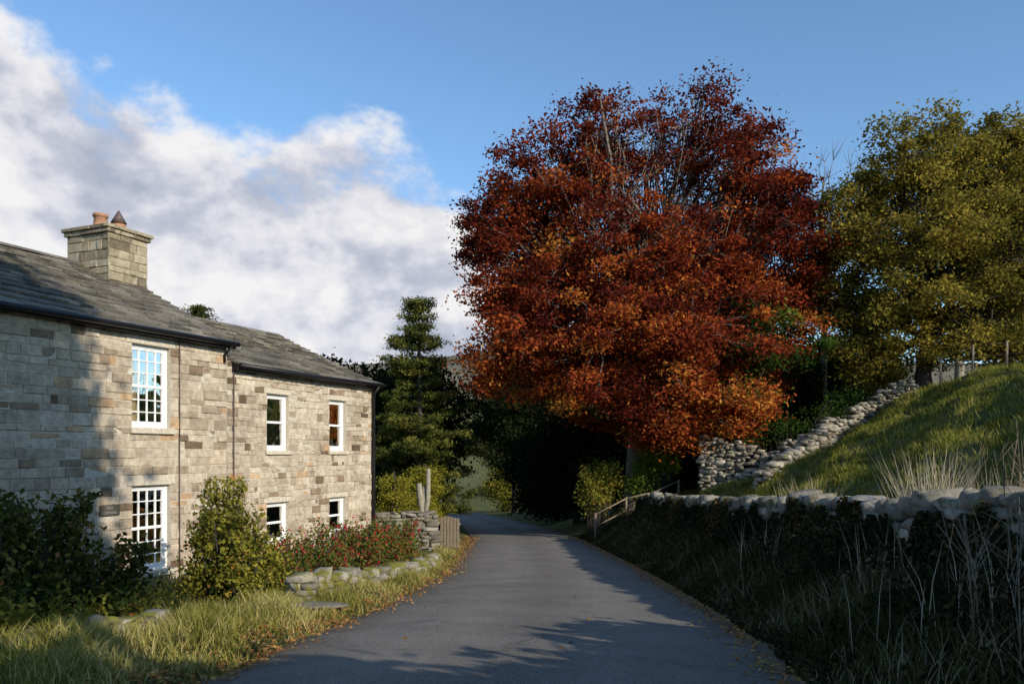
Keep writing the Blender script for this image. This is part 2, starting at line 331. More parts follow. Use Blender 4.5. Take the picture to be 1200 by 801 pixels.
def woodland(name,specs,mat,lpc=110,dens=7.5,size=.115,spray=(.8,.45),c0=.45):
    e=empty(name); tb=Tubes(); CC=[];RR=[]
    for sp_ in specs:
        (x,y,ztop,r)=sp_[:4]; zg=float(H(x,y)); zb=sp_[4] if len(sp_)>4 else zg
        tb.add([(x,y,zg-.3),(x+.1,y,zg+(ztop-zg)*.4),(x,y,ztop-.6)],[.2,.15,.05],6)
        hgt=ztop-zb; n=int(dens*r*hgt)
        d=rng.normal(size=(n,3)); d/=np.linalg.norm(d,axis=1)[:,None]; rr=rng.uniform(0,1,n)**.4
        c=np.array([x,y,zb+hgt*.5])+d*rr[:,None]*np.array([r,r,hgt*.5]); c[:,0]+=.3*np.sin(c[:,2]*2+x)
        CC.append(c); RR.append(rng.normal(0,.15,n))
        for k in range(0,n,2):
            tb.add([(x,y,max(zb+.5,c[k,2]-1)),tuple((np.array([x,y,c[k,2]-.6])+c[k])/2),tuple(c[k])],[.05,.03,.01],4)
    C=np.concatenate(CC);R=np.concatenate(RR)
    P=(rng.normal(size=(len(C),lpc,3))*np.array([spray[0],spray[0],spray[1]])*.6+C[:,None,:]).reshape(-1,3)
    tb.make('trunks_and_branches',M_barkd,e)
    leaves('leaves',P,size*rng.uniform(.6,1.4,len(P)),c0+np.repeat(R,lpc)+rng.normal(0,.15,len(P)),mat,e)
woodland('woodland',[(3.2,40,1.9,2.1),(6.2,40,2.8,2.4),(2.6,47,2.5,1.8),(9.5,41,3.2,2.8),(13,43,5.5,3),(16.5,45,6.5,3),(1.6,54,2.5,2.0),(4.5,50,3,2.5),(12.6,37,3.2,1.8),
 (-4.3,37,4.4,1.6),(-6.6,39,4.5,2.2),(-9.5,42,5,2.6),(-3.9,41,4.6,1.7,-.6),(20,47,6.5,3),(7.8,36.5,.6,1.6),(10.6,36,1.6,1.6),(5.2,36,.8,1.5),
 (.1,64,6.5,3.8,-.2),(1.9,58,6,2.8,-2),(11.4,35,3.0,1.5)],M_dark)
woodland('distant_woods',[(-14,95,4,4),(2,112,5,5),(7,108,5,5),(12,100,3,5),(-22,98,5,5),(-30,120,3,6),(20,110,4,6),(-4,150,6,7,-1),(-13,160,6,8,-1)],M_dark,90,5,.2,(1.3,.8),.9)
woodland('autumn_shrub',[(-.7,68,-.9,1.4)],M_bush,110,8,.1)

# conifers
def conifer(name,x,y,top,r,mat,dens=1,bare=.5,lumpy=.35,size=.09,pw=.75):
    zb=float(H(x,y)); e=empty(name,(x,y,zb)); hgt=top-zb; tb=Tubes()
    tb.add([(0,0,-.4),(.05,0,hgt*.5),(0,0,hgt*.98)],[.2,.12,.02],8); C=[];R=[]
    z=bare
    while z<hgt-.15:
        f=(z-bare)/(hgt-bare); rl=r*(1-f)**pw*(.82+lumpy*math.sin(z*2.7+1)+lumpy*.5*math.sin(z*5.1))+.10
        nb=int(5+3*(1-f))
        for k in range(nb):
            a=random.uniform(0,6.28); L=max(.15,rl*random.uniform(.5,1.25)); dz=random.uniform(-.05,.35)*L
            tip=(L*math.cos(a),L*math.sin(a),z+dz)
            tb.add([(0,0,z),(tip[0]*.5,tip[1]*.5,z+dz*.3),tip],[.03,.02,.006],4)
            m=int(5+L*9); br=random.gauss(0,.15)
            for j in range(m):
                t=random.uniform(.2,1)**.7; s=(1-t)*.3+.10
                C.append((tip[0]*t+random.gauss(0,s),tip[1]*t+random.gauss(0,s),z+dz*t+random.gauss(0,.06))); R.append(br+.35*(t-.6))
        z+=random.uniform(.22,.46)/dens
    C=np.array(C); k=24
    P=(C[:,None,:]+rng.normal(size=(len(C),k,3))*np.array([.12,.12,.06])).reshape(-1,3)
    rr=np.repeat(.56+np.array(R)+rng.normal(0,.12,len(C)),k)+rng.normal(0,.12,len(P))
    tb.make('trunk_and_branches',M_barkd,e); leaves('needles',P,size*rng.uniform(.5,1.2,len(P)),rr,mat,e,aspect=.28,flat=.2)
conifer('conifer_tree',-3.75,32,6.35,2.7,M_con,1.0,.8,.16,.09,.68)
conifer('golden_conifer',-3.85,26,-.55,.75,M_gold,1.5,.1,.1,.06)
conifer('golden_conifer',-3.15,29,-.35,.55,M_gold,1.5,.8,.1,.06)
conifer('conifer_tree',-12.9,33,6.2,.9,M_con,1,3,.2)
e=empty('pollarded_tree',(-3.0,27,float(H(-3.0,27)))); tb=Tubes()
tb.add([(0,0,-.3),(0,0,.8),(-.12,0,1.6),(-.15,0,2.0)],[.16,.13,.11,.09],8); tb.add([(0,0,.8),(.15,0,1.4),(.17,0,2.5)],[.11,.09,.07],8); tb.add([(0,0,.9),(.02,.1,1.9)],[.09,.07],8)
tb.make('trunks',M_barkp,e)

# ------------------------------------------------------------ bushes
def bush(name,lobes,n,lsize,mat,spr=.14,lpc=26,stem=M_barkd,c0=.5,shoots=0):
    x0,y0=lobes[0][0],lobes[0][1]; zb=float(H(x0,y0)); e=empty(name,(x0,y0,zb)); tb=Tubes(); C=[]
    tot=sum((l[3]*l[4]*l[5])**(2/3) for l in lobes)
    for l in lobes:
        k=int(n*(l[3]*l[4]*l[5])**(2/3)/tot)
        d=rng.normal(size=(k,3)); d/=np.linalg.norm(d,axis=1)[:,None]; rr=rng.uniform(0,1,k)**.4
        d=d*rr[:,None]*(1+.25*rng.normal(size=(k,1))*.6)
        C.append(np.array([l[0]-x0,l[1]-y0,l[2]-zb])+d*np.array(l[3:6]))
    for i in range(shoots):
        l=random.choice(lobes); a=random.uniform(0,6.28); b=np.array([l[0]-x0+l[3]*.5*math.cos(a),l[1]-y0+l[4]*.5*math.sin(a),l[2]-zb+l[5]*.5])
        dr=np.array([.35*math.cos(a),.35*math.sin(a),1])*random.uniform(.5,.9)*l[5]
        tb.add([tuple(b),tuple(b+dr)],[.006,.003],3); C.append(np.array([b+dr*t for t in (.2,.4,.6,.75,.9,1)]))
    C=np.concatenate(C)
    for k in range(0,len(C),3):
        c=C[k]; gx_=c[0]*.5; gy_=c[1]*.75; gz=float(H(x0+gx_,y0+gy_))-zb
        tb.add([(gx_,gy_,gz-.05),(gx_*.6+c[0]*.4,gy_*.6+c[1]*.4,gz+(c[2]-gz)*.55),tuple(c)],[.014,.01,.004],4)
    sp_=np.full(len(C),spr)
    if shoots: sp_[-6*shoots:]=spr*.35
    cnt=lpc
    P=(C[:,None,:]+rng.normal(size=(len(C),cnt,3))*sp_[:,None,None])
    kp=np.ones((len(C),cnt),bool)
    if shoots: kp[-6*shoots:,8:]=False
    rv=(c0+np.repeat(rng.normal(0,.15,len(C)),cnt)+rng.normal(0,.15,len(C)*cnt))[kp.ravel()]; P=P.reshape(-1,3)[kp.ravel()]
    tb.make('stems',stem,e)
    leaves('leaves',P,lsize*rng.uniform(.6,1.3,len(P)),rv,mat,e)
bush('garden_shrub',[(-4.5,12.9,-1.75,.55,.5,.75),(-4.75,13.1,-1.15,.40,.4,.50),(-4.1,12.7,-1.95,.5,.5,.5),(-5.0,13.0,-2.0,.3,.4,.6)],300,.042,M_bush,.12,28,shoots=30)
bush('garden_shrub',[(-6.2,9.3,-1.5,.75,.8,.65),(-5.4,9.2,-1.45,.55,.6,.7),(-6.9,9.6,-1.1,.7,.7,.65),(-4.8,9.5,-1.8,.5,.5,.55),(-5.3,8.6,-1.8,.55,.5,.4)],500,.045,M_bushd,.14,30,shoots=40)
bush('golden_shrub',[(-4.9,8.5,-2.0,.55,.4,.34),(-4.3,9.1,-2.05,.5,.4,.34),(-5.5,8.1,-1.9,.5,.4,.34),(-5.0,7.6,-1.9,.5,.4,.30)],280,.038,M_bush,.14,32,c0=.6,shoots=18)
bush('berry_hedge',[(-3.9,13.7,-2.0,.55,.55,.45),(-3.45,14.6,-1.92,.5,.6,.45),(-3.05,15.8,-1.92,.5,.7,.45),(-2.75,17,-1.98,.42,.7,.42),(-2.5,18.1,-2.1,.4,.6,.4)],560,.032,M_hedge,c0=.55,lpc=34,shoots=20)
bush('climbing_shrub',[(3.2,30.6,-1.4,.6,.5,1.0),(3.7,31,-.9,.5,.5,.7)],130,.06,M_bush,c0=.45)
bush('ivy',[(5.3,31.0,-.7,.6,.4,.8),(6.0,31,-.3,.5,.4,.5),(4.9,31.2,-1.3,.6,.4,.5)],200,.06,M_green,c0=.85)
bush('ivy',[(10.2,29.6,.9,1.0,.5,.5),(11.8,29.9,1.5,.9,.5,.45),(8.8,29.2,.6,.5,.4,.3),(13.2,31,2.1,.7,.5,.4)],110,.06,M_green,c0=.25)
bush('hawthorn_bush',[(10.3,33.5,1.2,1.3,1.2,1.1),(12,34.5,2.6,1.3,1.2,1.2),(9,33,.4,1.2,1,.9)],260,.08,M_dark,.2,40)
# hedge and pine beside the lane behind the viewpoint, throwing the foreground shade
bush('hawthorn_hedge',[(4.75,4.1,-.25,.6,.8,.85),(4.75,2.6,-.15,.7,.9,.95),(4.8,1.3,0,.75,.8,1.25),(4.9,-.6,.5,.9,1.1,2.1),(5,-2.6,.9,1.0,1.3,2.8),(5.1,-5,1.2,1,1.6,3.2),(4.9,1.2,-.4,.8,2.4,.9),(4.9,-1,-.2,.9,1.6,1.7),(5.3,-2.8,.8,1.2,1.8,2.4)],2600,.15,M_dark,.2,30)
pinel=[(6.9,-3.2,10.0,2.4,2.4,2.4,1.5),(6.6,-3.5,8.0,3.0,2.8,1.7,1.6),(7.1,-3.2,12.6,1.7,1.7,1.9,1.5),(5.2,-4.6,9,2.2,2,2,1.4),(5.2,-4.8,11.5,1.8,1.8,2,1.4),(6.9,-3.1,8.6,1.8,1.8,2.4,1.7)]
tree('pine_tree',(7.2,-3.4,float(H(7.2,-3.4))),(7.0,-3.3,8.5),pinel,22,100,.2,M_con,M_bark,.2,None,(.6,.4))

# ------------------------------------------------------------ houses
Fx,Fy=-3.85,22.05; ang=math.atan2(-.919,-.394)
def blocks(name,faces,parent,mat,b0=.0,b1=.03,ch=.010,meanlen=.34):
    V=[];F=[];R=[]
    for fn,a0,a1,z0,z1,ops,chh in faces:
        br=sorted(set([z0,z1]+[o[2] for o in ops]+[o[3] for o in ops])); br=[b for b in br if z0<=b<=z1]
        courses=[]
        for p,q in zip(br[:-1],br[1:]):
            if q-p<.02: continue
            k=max(1,round((q-p)/chh)); w=[random.uniform(.65,1.4) for _ in range(k)]; s=sum(w); z=p
            for x in w: courses.append((z,z+(q-p)*x/s)); z+=(q-p)*x/s
        for (p,q) in courses:
            segs=[(a0,a1)]
            for o in ops:
                if o[2]<q-.005 and o[3]>p+.005:
                    ns=[]
                    for s0,s1 in segs:
                        if o[1]<=s0 or o[0]>=s1: ns.append((s0,s1)); continue
                        if o[0]>s0: ns.append((s0,o[0]))
                        if o[1]<s1: ns.append((o[1],s1))
                    segs=ns
            for s0,s1 in segs:
                a=s0
                while a<s1-.01:
                    L=meanlen*random.uniform(.4,1.7)*(1.0 if q-p>.12 else .85)
                    if s1-(a+L)<.12: L=s1-a
                    g=.005; x0,x1,y0,y1=a+g,a+L-g,p+g*.8,q-g*.8
                    a+=L
                    if x1-x0<.02: continue
                    j=lambda s=.009: random.uniform(-s,s)
                    bb=b1+random.uniform(-.014,.012); c=ch; n=len(V)
                    for bi,k in ((b0-.01,0),(bb-c,0),(bb,c)):
                        for (xa,za) in ((x0+k,y0+k),(x1-k,y0+k),(x1-k,y1-k),(x0+k,y1-k)):
                            V.append(fn(xa+(j() if k else 0),bi+(j(.007) if k else 0),za+(j() if k else 0)))
                    for l in (0,4):
                        for k in range(4):
                            k2=(k+1)%4; F.append((n+l+k,n+l+k2,n+l+4+k2,n+l+4+k))
                    F.append((n+8,n+9,n+10,n+11))
                    rv=min(.93,max(.12,random.gauss(.54,.17)));  u=random.random()
                    if u<.05: rv=random.uniform(0,.12)
                    elif u<.09: rv=.99
                    R+= [rv]*12
    return mesh_np(name,V,F,mat,parent,R)
def box(name,x0,x1,y0,y1,z0,z1,mat,parent,bev=.006):
    bm=bmesh.new(); bmesh.ops.create_cube(bm,size=1)
    for v in bm.verts: v.co=Vector(((x0+x1)/2+v.co.x*(x1-x0),(y0+y1)/2+v.co.y*(y1-y0),(z0+z1)/2+v.co.z*(z1-z0)))
    if bev: bmesh.ops.bevel(bm,geom=bm.edges[:],offset=bev,segments=1,affect='EDGES')
    me=bpy.data.meshes.new(name); bm.to_mesh(me); bm.free(); me.materials.append(mat)
    return link(bpy.data.objects.new(name,me),parent)
def window(parent,a0,a1,z0,z1,cols,rows,curt,k):
    e=bpy.data.objects.new('window_%d'%k,None); link(e,parent)
    d=-.10; f=.06
    box('frame_left',a1-f,a1,d-.04,d+.03,z0,z1,M_white,e); box('frame_right',a0,a0+f,d-.04,d+.03,z0,z1,M_white,e)
    box('frame_top',a0+f,a1-f,d-.04,d+.028,z1-f,z1,M_white,e); box('frame_bottom',a0+f,a1-f,d-.04,d+.045,z0,z0+f*1.3,M_white,e)
    ia0,ia1,iz0,iz1=a0+f,a1-f,z0+f*1.3,z1-f
    zm=(iz0+iz1)/2; t=.026
    box('meeting_rail',ia0,ia1,d-.03,d+.02,zm-t,zm+t,M_white,e)
    for side,(s0,s1,dd) in enumerate(((iz0,zm-t,0),(zm+t,iz1,.006))):
        box('stile_a%d'%side,ia0,ia0+.035,d-.03,d+.012+dd,s0,s1,M_white,e); box('stile_b%d'%side,ia1-.035,ia1,d-.03,d+.012+dd,s0,s1,M_white,e)
        box('rail%d'%side,ia0+.035,ia1-.035,d-.03,d+.010+dd,s0 if side==0 else s1-.04,s0+.05 if side==0 else s1,M_white,e)
        for c in range(1,cols):
            x=ia0+(ia1-ia0)*c/cols; box('bar_v%d_%d'%(side,c),x-.010,x+.010,d-.02,d+.006+dd,s0,s1,M_white,e,.003)
        for r in range(1,rows//2):
            z=s0+(s1-s0)*r/(rows//2); box('bar_h%d_%d'%(side,r),ia0+.03,ia1-.03,d-.02,d+.003+dd,z-.010,z+.010,M_white,e,.003)
    mesh_np('glass',[(ia0,d-.012,iz0),(ia1,d-.012,iz0),(ia1,d-.012,iz1),(ia0,d-.012,iz1)],[(0,1,2,3)],M_glass,e)
    r=.9; V=[(a0-.2,d-.05,z0-.2),(a1+.2,d-.05,z0-.2),(a1+.2,d-.05,z1+.2),(a0-.2,d-.05,z1+.2)]; V+=[(x,d-r,z) for x,_,z in V]
    mesh_np('room',V,[(4,5,6,7),(0,1,5,4),(1,2,6,5),(2,3,7,6),(3,0,4,7)],M_room,e)
    def cur(x0,x1,za,zb,dd=.08):
        n=36; VV=[];FF=[]
        for i in range(n+1):
            x=x0+(x1-x0)*i/n; y=d-dd+.028*math.sin(i*1.3)+.012*math.sin(i*3.1)
            VV+=[(x,y-.02,za),(x,y,zb)]
            if i: FF.append((2*i-2,2*i,2*i+1,2*i-1))
        mesh_np('curtain',VV,FF,M_curt,e,smooth=True)
    w=a1-a0
    if curt==1: cur(a0,a0+w*.40,z0,z1); cur(a1-w*.36,a1,z0,z1)
    if curt==2: cur(a0,a1,z1-(z1-z0)*.45,z1)
    if curt==3: cur(a0,a0+w*.3,z0,z1); cur(a1-w*.2,a1,z0,z1)
    if curt==4: cur(a0,a0+w*.42,z0,z1); cur(a1-w*.30,a1,z0,z1); cur(a0,a1,z0,z0+(z1-z0)*.30,.14)
def backing(name,a0,a1,z0,z1,ops,parent,depth=6.6,ridge=None):
    xs=sorted(set([a0,a1]+[o[0] for o in ops]+[o[1] for o in ops])); zs=sorted(set([z0,z1]+[o[2] for o in ops]+[o[3] for o in ops]))
    V=[];F=[]
    def q(*p): n=len(V); V.extend(p); F.append(tuple(range(n,n+len(p))))
    for xa,xb in zip(xs[:-1],xs[1:]):
        for za,zb in zip(zs[:-1],zs[1:]):
            cx,cz=(xa+xb)/2,(za+zb)/2
            if any(o[0]<cx<o[1] and o[2]<cz<o[3] for o in ops): continue
            q((xa,0.014,za),(xb,0.014,za),(xb,0.014,zb),(xa,0.014,zb))
    for o in ops:
        y1=-.2
        q((o[0],.014,o[2]),(o[0],y1,o[2]),(o[0],y1,o[3]),(o[0],.014,o[3])); q((o[1],.014,o[2]),(o[1],y1,o[2]),(o[1],y1,o[3]),(o[1],.014,o[3]))
        q((o[0],.014,o[3]),(o[1],.014,o[3]),(o[1],y1,o[3]),(o[0],y1,o[3])); q((o[0],.014,o[2]),(o[1],.014,o[2]),(o[1],y1,o[2]),(o[0],y1,o[2]))
    q((a0,-depth,z0),(a1,-depth,z0),(a1,-depth,z1),(a0,-depth,z1))
    for a in (a0,a1): q((a,0.014,z0),(a,0.014,z1),(a,-depth/2,ridge-.04),(a,-depth,z1),(a,-depth,z0))
    mesh_np(name,V,F,M_mortar,parent)
def roof(parent,a0,a1,ze,zr,rows,oh=.22,depth=6.6):
    V=[];F=[];R=[]; half=depth/2; rise=zr-ze
    nb=Vector((0,rise,half)).normalized()
    for sgn in (1,-1):
        def P(a,t,lift):
            y=oh-(half+oh)*t; z=ze-oh*rise/half+(rise+oh*rise/half)*t
            z-= .03*math.sin(a*.9+1)*math.sin(t*3.1)
            p=Vector((a,y,z))+nb*lift
            if sgn<0: p.y=-depth-p.y
            return tuple(p)
        tw=[1.35-.7*i/rows for i in range(rows)]; s=sum(tw); t=0
        for r in range(rows):
            dt=tw[r]/s; a=a0-random.uniform(0,.2)
            while a<a1:
                w=random.uniform(.22,.6); x0=max(a,a0)+.004; x1=min(a+w,a1)-.004; a+=w
                if x1-x0<.03: continue
                n=len(V); l=.07+random.uniform(-.015,.015); jt=random.uniform(-.010,.010)
                for tt,lf in ((t+jt,l),(min(1,t+dt*1.25),.017)):
                    V+= [P(x0,tt,lf),P(x1,tt,lf+random.uniform(-.008,.008)),P(x1,tt,lf-.045),P(x0,tt,lf-.045)]
                F+=[(n,n+1,n+5,n+4),(n+3,n+2,n+1,n),(n+1,n+2,n+6,n+5),(n,n+4,n+7,n+3),(n+3,n+7,n+6,n+2)]
                R+=[min(1,max(0,random.gauss(.5,.28)))]*8
            t+=dt
    mesh_np('roof_slates',V,F,M_slate,parent,R)
    V=[(a0+.02,oh-.03,ze-oh*rise/half-.05),(a1-.02,oh-.03,ze-oh*rise/half-.05),(a1-.02,-half,zr-.05),(a0+.02,-half,zr-.05),(a0+.02,-depth-oh+.03,ze-oh*rise/half-.05),(a1-.02,-depth-oh+.03,ze-oh*rise/half-.05)]
    mesh_np('roof_deck',V,[(0,1,2,3),(3,2,5,4)],M_black,parent)
    a=a0; V=[];F=[];R=[]
    while a<a1:
        w=min(.5,a1-a); n=len(V)
        for x in (a+.005,a+w-.005):
            V+=[(x,-half+.16,zr-.0),(x,-half,zr+.09),(x,-half-.16,zr-.0),(x,-half,zr-.03)]
        F+=[(n,n+4,n+5,n+1),(n+1,n+5,n+6,n+2),(n,n+1,n+2,n+3),(n+4,n+7,n+6,n+5)]; R+=[random.uniform(.4,.9)]*8; a+=w
    mesh_np('ridge_stones',V,F,M_slate,parent,R)
def gutter(parent,a0,a1,y,z):
    tb=Tubes(); tb.add([(a0,y,z),((a0+a1)/2,y,z-.02),(a1,y,z)],[.055]*3,10); tb.make('gutter',M_black,parent)
    box('fascia_board',a0,a1,y-.17,y-.06,z-.09,z+.06,M_black,parent)
    a=a0+.4; i=0
    while a<a1: box('gutter_bracket_%d'%i,a-.015,a+.015,.04,y-.05,z-.10,z-.06,M_black,parent,.002); a+=.9; i+=1
fn=lambda a,b,z:(a,b,z)

near=empty('stone_cottage',(Fx,Fy,0),ang)
opsn=[(7.13,8.03,.46,2.02),(7.13,8.03,-2.24,-.62),(12.2,13.1,.46,2.02),(12.2,13.1,-2.24,-.62)]
lint=[(o[0]-.12,o[1]+.12,o[3],o[3]+.2) for o in opsn]; sill=[(o[0]-.06,o[1]+.06,o[2]-.11,o[2]) for o in opsn]
blocks('stone_blocks',[(fn,5.62,17,-2.95,2.38,opsn+lint+sill,.15)],near,M_wall,meanlen=.34)
backing('wall_core',5.62,17,-2.95,2.38,opsn,near,6.6,4.0)
for i,o in enumerate(opsn):
    window(near,o[0],o[1],o[2],o[3],4,6,3 if i%2 else 4,i+1)
    l=lint[i]; box('lintel_%d'%i,l[0]+.006,l[1]-.006,-.1,.035,l[2]+.004,l[3]-.006,M_dressed,near,.01)
    s=sill[i]; box('sill_%d'%i,s[0],s[1],-.15,.09,s[2]+.004,s[3]+.008,M_dressed,near,.01)
roof(near,5.5,17.1,2.38,4.09,15); gutter(near,5.55,17.1,.28,2.28)
tb=Tubes(); tb.add([(6.93,.05,2.2),(6.93,.05,.3)],[.012]*2,6); tb.add([(6.93,.05,.3),(6.93,.05,-2.4)],[.012]*2,6); tb.make('cable',M_metal,near)
tb=Tubes(); tb.add([(5.72,.28,2.25),(5.72,.06,2.05),(5.72,.06,1.9)],[.03]*3,8); tb.make('gutter_outlet',M_black,near)
ca0,ca1,cb0,cb1=5.5,6.5,-3.65,-2.4
box('chimney_core',ca0+.02,ca1-.02,cb0+.02,cb1-.02,2.9,4.72,M_mortar,near)
blocks('chimney_stones',[(lambda a,b,z:(a,cb1-.02+b,z),ca0-.01,ca1+.01,2.9,4.72,[],.17),
 (lambda a,b,z:(ca1-.02+b,a,z),cb0-.01,cb1+.01,2.9,4.72,[],.17),(lambda a,b,z:(ca0+.02-b,a,z),cb0,cb1,2.9,4.72,[],.17),
 (lambda a,b,z:(a,cb0+.02-b,z),ca0,ca1,2.9,4.72,[],.17)],near,M_chim,meanlen=.3)
def capcourse(z0,z1,o):
    blocks('chimney_cap_%d'%int(z0*100),[(lambda a,b,z:(a,cb1+o-.03+b,z),ca0-o,ca1+o,z0,z1,[],.2),(lambda a,b,z:(ca1+o-.03+b,a,z),cb0-o,cb1+o,z0,z1,[],.2),
     (lambda a,b,z:(ca0-o+.03-b,a,z),cb0-o,cb1+o,z0,z1,[],.2),(lambda a,b,z:(a,cb0-o+.03-b,z),ca0-o,ca1+o,z0,z1,[],.2)],near,M_chim,meanlen=.45)
    box('cap_bed_%d'%int(z0*100),ca0-o+.025,ca1+o-.025,cb0-o+.025,cb1+o-.025,z0+.005,z1-.005,M_chim,near,.004)
capcourse(4.72,4.81,.06); capcourse(4.81,4.89,.10)
box('flashing',ca0-.04,ca1+.04,cb1+.015,cb1+.05,3.45,3.66,M_metal,near)
pz=4.87
tb=Tubes(); x,y=6.25,-2.95; tb.add([(x,y,pz),(x,y,pz+.05),(x,y,pz+.08),(x,y,pz+.28),(x,y,pz+.29),(x,y,pz+.35)],[.20,.18,.15,.13,.16,.16],16); tb.make('chimney_pot',M_terra,near)
tb=Tubes(); x=5.78; tb.add([(x,y,pz),(x,y,pz+.06),(x,y,pz+.2),(x,y,pz+.24)],[.19,.15,.14,.16],16); tb.make('chimney_pot_short',M_terra,near)
tb=Tubes(); tb.add([(x,y,pz+.22),(x,y,pz+.27),(x,y,pz+.28),(x,y,pz+.56)],[.08,.08,.17,.015],16); tb.make('chimney_cowl',M_metal,near)
box('name_plaque',8.32,8.74,.03,.055,-1.12,-.93,M_slate,near,.004)
for txt,zz in (('OLD',-1.0),('COTTAGE',-1.09)):
    cu=bpy.data.curves.new('plaque_lettering','FONT'); cu.body=txt; cu.size=.06; cu.align_x='CENTER'; cu.extrude=.001
    cu.materials.append(M_letter); o=bpy.data.objects.new('plaque_lettering',cu); link(o,near); o.location=(8.53,.0575,zz); o.rotation_euler=(math.pi/2,0,math.pi)
farh=empty('stone_cottage',(Fx,Fy,0),ang)
opsf=[(1.30,2.02,.04,1.34),(3.60,4.36,.04,1.34),(1.30,2.02,-2.1,-1.15),(3.60,4.36,-2.1,-1.15)]
lint=[(o[0]-.1,o[1]+.1,o[3],o[3]+.13) for o in opsf]; sill=[(o[0]-.06,o[1]+.06,o[2]-.09,o[2]) for o in opsf]
blocks('stone_blocks',[(fn,0,5.6,-3.1,1.95,opsf+lint+sill,.13),(lambda a,b,z:(0.0-b,-a,z),0,6.6,-3.1,1.95,[],.15)],farh,M_wall,meanlen=.27)
backing('wall_core',0,5.6,-3.1,1.95,opsf,farh,6.6,3.3)
for i,o in enumerate(opsf):
    window(farh,o[0],o[1],o[2],o[3],1,2,2 if i%2 else 1,i+1)
    l=lint[i]; box('lintel_%d'%i,l[0]+.006,l[1]-.006,-.1,.03,l[2]+.004,l[3]-.006,M_dressed,farh,.01)
    s=sill[i]; box('sill_%d'%i,s[0],s[1],-.15,.08,s[2]+.004,s[3]+.008,M_dressed,farh,.01)
roof(farh,-.1,5.5,1.95,3.40,15); gutter(farh,-.1,5.5,.28,1.85)
tb=Tubes(); tb.add([(.1,.28,1.83),(.1,.09,1.6),(.1,.09,-.5),(.1,.09,-2.8)],[.045]*4,10); tb.make('downpipe',M_black,farh)
tb=Tubes(); tb.add([(5.45,.06,1.8),(5.45,.06,-2.6)],[.015]*2,8); tb.make('cable',M_metal,farh)

# ------------------------------------------------------------ dry stone walls
bm=bmesh.new(); bmesh.ops.create_cube(bm,size=2); bmesh.ops.subdivide_edges(bm,edges=bm.edges[:],cuts=2,use_grid_fill=True)
bm.verts.ensure_lookup_table(); RT=np.array([v.co[:] for v in bm.verts]); RF=np.array([[v.index for v in f.verts] for f in bm.faces]); bm.free()
RT=RT/ (np.abs(RT)**6).sum(1)[:,None]**(1/6)
def rocks(name,specs,mat,parent=None):
    V=[];F=[];R=[]
    for i,(x,y,z,lx,ly,lz,rz,tl,rv) in enumerate(specs):
        p=RT.copy(); p=p+ (p@rng.normal(0,.12,(3,3))) + .2*p[:,[1,2,0]]*p[:,[2,0,1]]*rng.normal(0,1,3)*.6+rng.normal(0,.06,p.shape)
        p=p*np.array([lx,ly,lz])/2
        c,s=math.cos(tl),math.sin(tl); p=np.stack([p[:,0]*c-p[:,2]*s,p[:,1],p[:,0]*s+p[:,2]*c],1)
        c,s=math.cos(rz),math.sin(rz); p=np.stack([p[:,0]*c-p[:,1]*s,p[:,0]*s+p[:,1]*c,p[:,2]],1)
        V.append(p+np.array([x,y,z])); F.append(RF+i*len(RT)); R.append(np.full(len(RT),rv))
    return mesh_np(name,np.concatenate(V),np.concatenate(F),mat,parent,np.concatenate(R),smooth=False)
def drywall(name,pts,mat,thick=.42,ch=.14,ln=.28,cop=(.22,.34,.26),copstep=.2,jit=.03,copskip=0,ragged=.02):
    S=[]
    P=[Vector(p[:2]) for p in pts]; tops=[p[2] for p in pts]; hts=[p[3] for p in pts]
    seg=[(P[i+1]-P[i]).length for i in range(len(P)-1)]; tot=sum(seg); cum=np.concatenate([[0],np.cumsum(seg)])
    rg=lambda s: ragged*(math.sin(s*1.7)+math.sin(s*3.9+1)+.6*math.sin(s*8.3))
    def at(s):
        s=min(max(s,0),tot-1e-4); i=int(np.searchsorted(cum,s,'right')-1); t=(s-cum[i])/seg[i]; d=(P[i+1]-P[i]).normalized()
        return P[i].lerp(P[i+1],t),tops[i]+(tops[i+1]-tops[i])*t+rg(s),hts[i]+(hts[i+1]-hts[i])*t,math.atan2(d.y,d.x),d
    mh=max(hts); depth=0.0
    while depth<mh:
        c=ch*random.uniform(.75,1.3); s=random.uniform(0,.2)
        while s<tot:
            L=ln*random.uniform(.55,1.7); p,tp,ht,a,d=at(s+L/2); s+=L
            if depth<ht:
                nrm=Vector((-d.y,d.x))
                for sd in (-1,1):
                    q=p+nrm*sd*(thick*.25+random.uniform(-jit,jit)+depth*.04)
                    S.append((q.x,q.y,tp-depth-c/2,L*1.02,thick*.6,c*1.06,a,random.gauss(0,.06),min(1,max(0,random.gauss(.5,.25)))))
        depth+=c
    s=0
    while s<tot:
        w=copstep*random.uniform(.5,1.7); p,tp,ht,a,d=at(s+w/2); s+=w
        if random.random()<copskip: continue
        hh=cop[2]*random.uniform(.5,1.3)
        S.append((p.x,p.y,tp+hh*.36,w*.98,cop[1]*random.uniform(.8,1.2),hh,a+random.gauss(0,.12),random.gauss(0,.25),min(1,max(0,random.gauss(.62,.25)))))
    return rocks(name,S,mat)
drywall('dry_stone_wall',[(4.2,-8,.25,1.4),(4.2,0,-.2,1.3),(4.3,6.5,-.47,1.25),(4.3,10,-.72,1.25),(4.4,17,-1.14,1.3),(4.75,28,-1.63,1.3)],M_dry,cop=(.2,.36,.19),copstep=.17)
drywall('garden_wall',[(-4.7,3,-1.42,.5),(-4.2,6.5,-1.60,.5),(-3.7,8.2,-1.75,.5),(-3.2,9.7,-1.88,.5)],M_dryM,.26,.08,.14,(.15,.24,.09),.14,.05,copskip=.2,ragged=.03)
